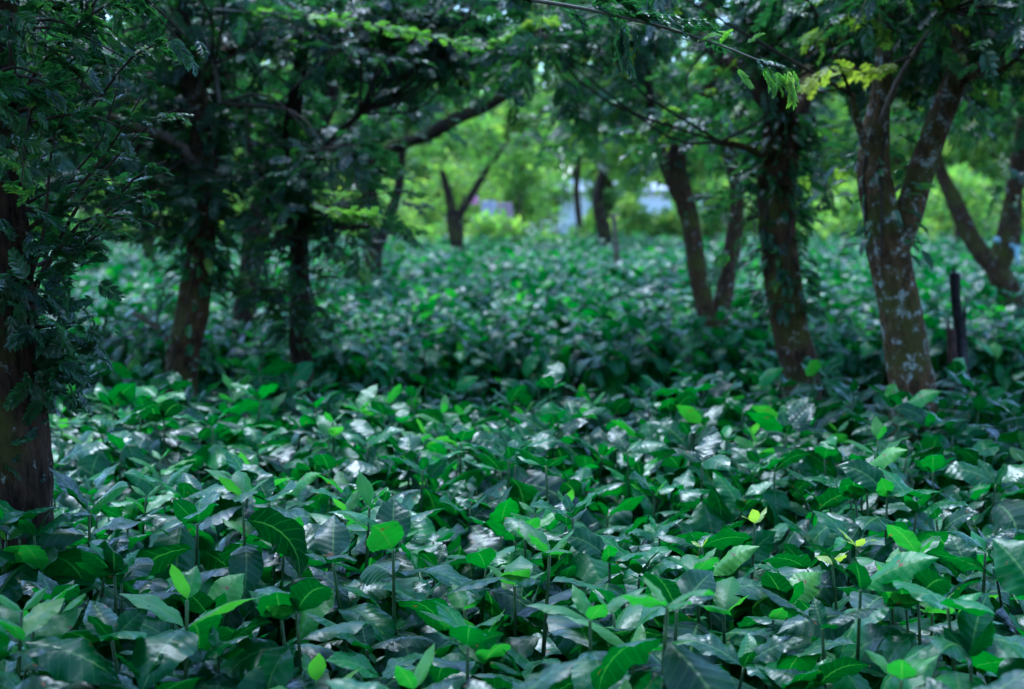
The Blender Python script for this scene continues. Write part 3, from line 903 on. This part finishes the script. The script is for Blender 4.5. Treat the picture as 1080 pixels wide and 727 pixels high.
# ------------------------------------------------------------------ far shrubs, trees, house
def leafy(name, label, cat, x, y, w, h, n, leaf, mat, group, trunk_h=0, dp=None):
    z = ground_z(y)
    r = thing(name, label, cat, (x, y, z), group)
    dp = dp or w
    mb, tw = MB(), MB()
    tube(tw, [Vector((x, y, z - .1)), Vector((x + .05 * w, y, z + h * .35)), Vector((x - .04 * w, y, z + h * .7))], [.04 * h ** .8, .03 * h ** .8, .01 * h], 8, .1)
    nb = max(6, int(n / 90))
    C = []
    while len(C) < nb:
        v = rng.uniform(-1, 1, 3)
        if v @ v > 1: continue
        C.append([x + v[0] * w * .5, y + v[1] * dp * .5, z + trunk_h + (h - trunk_h) * (.5 + .5 * v[2])])
    C = np.array(C)
    for c in C:
        tube(tw, [Vector((x, y, z + min(h * .5, max(.2, c[2] - z - .3 * w)))), Vector(c)], [.02 * h ** .7, .005 * h], 5)
        m = n // nb
        dr = rng.normal(0, 1, (m, 3)); dr /= np.linalg.norm(dr, axis=1)[:, None]
        rad = .22 * min(w, h) * rng.uniform(.3, 1.15, m)
        pos = c + dr * rad[:, None] * np.array([1, 1, .75])
        pos[:, 2] = np.maximum(pos[:, 2], z + .05)
        ax = dr + rng.normal(0, .6, (m, 3)); ax[:, 2] -= .3
        stamp(mb, LEAF, pos, frames(ax, 1, .5), leaf * rng.uniform(.6, 1.3, m), np.clip(rng.normal(.5, .18, m) + rng.normal(0, .12), 0, 1))
    tw.obj('trunk' if trunk_h else 'stems', M_BARK, r)
    mb.obj('crown' if trunk_h else 'foliage', mat, r, smooth=False)
    return r


GS = 'bushes along the far edge of the coffee'
W_AT = lambda px, d: at(px, 240, d).x
shr = [(60, 46, 3.6, 2.2), (150, 50, 3.2, 2.6), (250, 48, 3.6, 2.4), (340, 52, 3.2, 2.6), (420, 47, 2.8, 2.0), (455, 56, 3.6, 3.2), (545, 60, 3.4, 3.0), (580, 66, 3, 2.8),
       (770, 52, 3.2, 2.6), (850, 58, 3.4, 1.9), (895, 50, 3.0, 1.7), (965, 54, 3.2, 2.1), (1030, 50, 3.2, 2.4), (1110, 54, 3.4, 2.4)]
shr += [(662, 49, 1.1, 1.75), (705, 50, 1.3, 1.45), (628, 51, .9, 1.3), (522, 42.3, 1.3, 1.45), (905, 46, 3.4, 2.3), (985, 48, 3.0, 2.4)]
SL = ['dull green bush behind the left trunk', 'tall bright bush seen left of the slim leaning trunk', 'green bush behind the heavy bent limb', 'bright bush behind the creeper wrapped trunk',
      'low bush beside the two stemmed tree', 'big sunny bush left in the bright opening', 'sunny yellow green bush in the middle of the opening', 'light bush beside the pale house wall',
      'bush behind the forked V trunk', 'low yellow green bush left of the lichen tree', 'low sunlit bush just left of the lichen trunk', 'pale bush right of the lichen trunk', 'bush behind the leaning right stem', 'bush at the far right edge',
      'narrow upright bush before the pale house wall', 'rounded bush before the right end of the pale house', 'small bush at the left end of the pale house', 'low bush before the hung cloths', 'wide bright bush between the mossy trunk and the lichen trunk', 'bright bush seen through the fork of the lichen tree']
for (px, d, w, h), lb in zip(shr, SL):
    leafy('bush', lb, 'bush', W_AT(px, d), d, w, h, 1500, .24, M_FAR, GS)
ft = [(-60, 74, 9), (60, 78, 10), (190, 72, 9), (300, 80, 11), (400, 74, 9.5), (480, 84, 11), (570, 88, 11), (660, 92, 11.5), (750, 82, 10), (840, 76, 9.5), (930, 84, 11), (1010, 76, 9.5), (1110, 80, 10.5)]
for i, (px, d, h) in enumerate(ft):
    leafy('background_tree', 'tall light green tree closing the view behind the far bushes', 'tree', W_AT(px, d), d, h * .9, h, 4200, .42, M_FAR, 'trees closing the view', trunk_h=h * .05, dp=3)
for i, (px, d, h) in enumerate([(20, 62, 7), (130, 64, 7.5), (250, 60, 7), (350, 64, 8), (445, 66, 8), (520, 70, 8.5), (860, 66, 7.5), (975, 64, 7.5), (1070, 62, 7)]):
    leafy('background_tree', 'tall light green tree closing the view behind the far bushes', 'tree', W_AT(px, d), d, h * .8, h, 3600, .36, M_FAR, 'trees closing the view', trunk_h=h * .05, dp=3)
for i, (px, d, h, th, lb) in enumerate([(640, 52, 5.2, 1.2, 'light crowned tree just left of the middle of the pale house'), (664, 50, 5.4, 1.85, 'light crowned tree whose leaves hang over the middle of the pale house'),
                                    (716, 53, 5.0, 1.55, 'thin light tree before the right half of the pale house'), (744, 54, 5.2, 0.9, 'light crowned tree hiding the right end of the pale house'), (548, 56, 5.5, 1.0, 'sunny tree filling the middle of the bright opening')]):
    leafy('garden_tree', lb, 'tree', W_AT(px, d), d, 1.35, h, 3000, .20, M_FAR, 'garden trees before the house', trunk_h=th, dp=2)
# white flowering bush
r = leafy('flowering_bush', 'bush dotted with white blossom in the bright opening', 'bush', W_AT(584, 42), 42, 1.5, 1.25, 700, .2, M_FAR, None)
mb = MB()
n = 90
dr = rng.normal(0, 1, (n, 3)); dr[:, 1] = -np.abs(dr[:, 1]); dr[:, 2] = np.abs(dr[:, 2]); dr /= np.linalg.norm(dr, axis=1)[:, None]
pos = np.array(r.location) + [0, 0, .5] + dr * np.array([.75, .75, .8])
for k in range(5):
    a = k * 2 * PI / 5
    stamp(mb, LEAF, pos, frames(np.tile([[math.cos(a), math.sin(a), .35]], (n, 1)), 1, .2), np.full(n, .09), np.full(n, .5))
mb.obj('blossom', simple('white_petal', (.72, .75, .72), .6, 5, .08, 0), r, smooth=False)

# dry grass bank
mb = MB()
n = 5200
x = rng.uniform(W_AT(628, 56), W_AT(735, 56), n); yy_ = rng.uniform(54, 62, n)
pos = np.stack([x, yy_, np.interp(yy_, [45, 90], [.5, 1.2])], -1)
ax = np.stack([rng.normal(0, .18, n), rng.normal(0, .18, n), np.ones(n)], -1)
V = LEAF[0] * np.array([1, .12, .3])
stamp(mb, (V, LEAF[1]), pos, frames(ax, 0, 1), rng.uniform(.7, 1.35, n), rng.random(n))
tag(mb.obj('dry_grass', M_DRY, smooth=False), 'tall straw coloured dry grass below the pale house', 'grass', kind='stuff')

# far house
def box(mb, x0, x1, y0, y1, z0, z1):
    V = [(x, y, z) for z in (z0, z1) for x, y in ((x0, y0), (x1, y0), (x1, y1), (x0, y1))]
    mb.add(V, [[0, 3, 2, 1], [4, 5, 6, 7], [0, 1, 5, 4], [1, 2, 6, 5], [2, 3, 7, 6], [3, 0, 4, 7]])
hd = 66
hx0, hx1 = W_AT(590, hd), W_AT(742, hd)
hz = ground_z(hd)
h = thing('house', 'small whitewashed house half hidden behind leaves at the end of the opening', 'house', ((hx0 + hx1) / 2, hd + 2, hz))
mb = MB(); box(mb, hx0, hx1, hd, hd + 4, hz - .2, hz + 2.05); mb.obj('wall', simple('whitewash', (.83, .82, .80), .8, 3, .04, .1), h, smooth=False)
mb = MB()
rx0, rx1, ry0, ry1, rym, e = hx0 - .3, hx1 + .3, hd - .35, hd + 4.35, hd + 2, hz + 2.0
mb.add([(rx0, ry0, e), (rx1, ry0, e), (rx1, rym, e + .5), (rx0, rym, e + .5), (rx1, ry1, e), (rx0, ry1, e),
        (rx0, ry0, e + .08), (rx1, ry0, e + .08), (rx1, rym, e + .58), (rx0, rym, e + .58), (rx1, ry1, e + .08), (rx0, ry1, e + .08)],
       [[6, 7, 8, 9], [9, 8, 10, 11], [0, 3, 2, 1], [3, 5, 4, 2], [0, 1, 7, 6], [5, 11, 10, 4], [1, 2, 8, 7], [2, 4, 10, 8], [3, 0, 6, 9], [5, 3, 9, 11]])
mb.obj('roof', simple('grey_sheet_roof', (.30, .30, .32), .5, 2, .15, .1), h, smooth=False)
mb = MB(); wx = W_AT(648, hd); box(mb, wx - .5, wx + .5, hd - .03, hd + .05, hz + .9, hz + 1.8); mb.obj('window', simple('dark_pane', (.04, .05, .06), .2), h, smooth=False)
mb = MB(); wx = W_AT(722, hd); box(mb, wx - .42, wx + .42, hd - .03, hd + .05, hz, hz + 1.95); mb.obj('door', simple('brown_door', (.12, .07, .05), .6), h, smooth=False)

# clothes hung among the bushes
def cloth(px0, px1, py0, py1, d, name, label, col):
    a, b = at(px0, py0, d), at(px1, py1, d)
    nx, nz = 10, 12
    u, v = np.meshgrid(np.linspace(0, 1, nx + 1), np.linspace(0, 1, nz + 1), indexing='ij')
    X = a.x + (b.x - a.x) * (u + .08 * np.sin(3 * v) * (u - .5)); Z = a.z + (b.z - a.z) * v
    Y = d + .05 * np.sin(u * 11 + v * 2) * (.3 + v)
    idx = np.arange(u.size).reshape(u.shape)
    Q = np.stack([idx[:-1, :-1], idx[1:, :-1], idx[1:, 1:], idx[:-1, 1:]], -1).reshape(-1, 4)
    mb = MB(); front = np.stack([X, Y, Z], -1).reshape(-1, 3)
    mb.add(front, Q); 
    o = mb.obj(name, simple(name + '_fabric', col, .85, 4, .15, .1))
    s = o.modifiers.new('thickness', 'SOLIDIFY'); s.thickness = .012
    return tag(o, label, 'cloth')
cloth(508, 523, 212, 238, 44, 'hanging_cloth', 'lavender cloth hung up among the far sunny bushes', (.42, .38, .44))
cloth(524, 540, 214, 232, 44.3, 'hanging_shirt', 'faded mauve shirt hung right of the lavender cloth', (.34, .22, .24))
cloth(496, 504, 207, 216, 43.6, 'pink_rag', 'small pink rag hung left of the lavender cloth', (.62, .25, .36))
mb = MB()
for q in ((488, 43.4), (548, 44.6)):
    p = at(q[0], 250, q[1]); tube(mb, [Vector((p.x, p.y, ground_z(44) - .1)), at(q[0], 205, q[1])], [.035, .03], 6, .05)
tube(mb, [at(488, 207, 43.4), at(518, 212, 44), at(548, 208, 44.6)], [.006, .006, .006], 5)
tag(mb.obj('clothes_line', M_TWIG), 'thin line strung between two poles carrying the cloths', 'clothes line')

# ------------------------------------------------------------------ ground
xs = np.concatenate([np.linspace(-400, -40, 10), np.linspace(-30, 30, 61), np.linspace(40, 400, 10)])
ys = np.concatenate([np.linspace(-200, -10, 8), np.linspace(-6, 30, 73), np.linspace(32, 100, 30), np.linspace(120, 900, 14)])
X, Y = np.meshgrid(xs, ys, indexing='ij')
Z = np.vectorize(ground_z)(Y) + np.where((Y > -6) & (Y < 60), 0.02 * np.sin(X * 2.1 + Y * 1.3) * np.sin(Y * 2.7), 0) - .01
idx = np.arange(X.size).reshape(X.shape)
mb = MB(); mb.add(np.stack([X, Y, Z], -1).reshape(-1, 3), np.stack([idx[:-1, :-1], idx[1:, :-1], idx[1:, 1:], idx[:-1, 1:]], -1).reshape(-1, 4))
g = mb.obj('ground', M_SOIL); tag(g, 'dark soil under the coffee plants', 'ground', kind='structure')
# fallen leaves on the path between the beds
mb = MB(); n = 2600
pos = np.stack([rng.uniform(-4, 4, n), rng.uniform(8.2, 10.6, n), rng.uniform(.012, .035, n)], -1)
ax = rng.normal(0, 1, (n, 3)); ax[:, 2] *= .15
stamp(mb, LEAF, pos, frames(ax, 1, .15), .11 * rng.uniform(.5, 1.2, n), rng.random(n))
tag(mb.obj('leaf_litter', leaf_material('fallen_leaf', [(0, (.03, .02, .012)), (1, (.12, .07, .03))], .7, .2, .1), smooth=False),
    'brown fallen leaves on the path between the beds', 'leaf litter', kind='stuff')

# ------------------------------------------------------------------ light
SUN_EL, SUN_AZ = math.radians(66), math.radians(-24)      # azimuth from +Y, clockwise seen from above
w = bpy.data.worlds.new('World'); scene.world = w; w.use_nodes = True
nt = w.node_tree
bg = nt.nodes['Background']
sky = nt.nodes.new('ShaderNodeTexSky'); sky.sky_type = 'NISHITA'; sky.sun_disc = False
sky.sun_elevation = SUN_EL; sky.sun_rotation = SUN_AZ
sky.air_density = 1.0; sky.dust_density = 0.7; sky.ozone_density = 1.5
nt.links.new(sky.outputs[0], bg.inputs[0]); bg.inputs[1].default_value = 0.15
sl = bpy.data.lights.new('sun', 'SUN'); sl.energy = 1.5; sl.angle = math.radians(25); sl.color = (1, .97, .92)
so = link(bpy.data.objects.new('sun', sl))
dv = Vector((math.sin(SUN_AZ) * math.cos(SUN_EL), math.cos(SUN_AZ) * math.cos(SUN_EL), math.sin(SUN_EL)))
so.rotation_euler = dv.to_track_quat('Z', 'Y').to_euler()
so.location = dv * 60

vs = scene.view_settings
vs.view_transform = 'Standard'; vs.look = 'None'; vs.gamma = 1; vs.exposure = 2.28
vs.use_white_balance = True; vs.white_balance_temperature = 5050; vs.white_balance_tint = 8
scene.render.engine = 'CYCLES'
cy = scene.cycles
cy.use_denoising = True
cy.max_bounces = 6; cy.diffuse_bounces = 3; cy.glossy_bounces = 3; cy.transmission_bounces = 4; cy.transparent_max_bounces = 4
cy.caustics_reflective = cy.caustics_refractive = False
cy.sample_clamp_indirect = 6
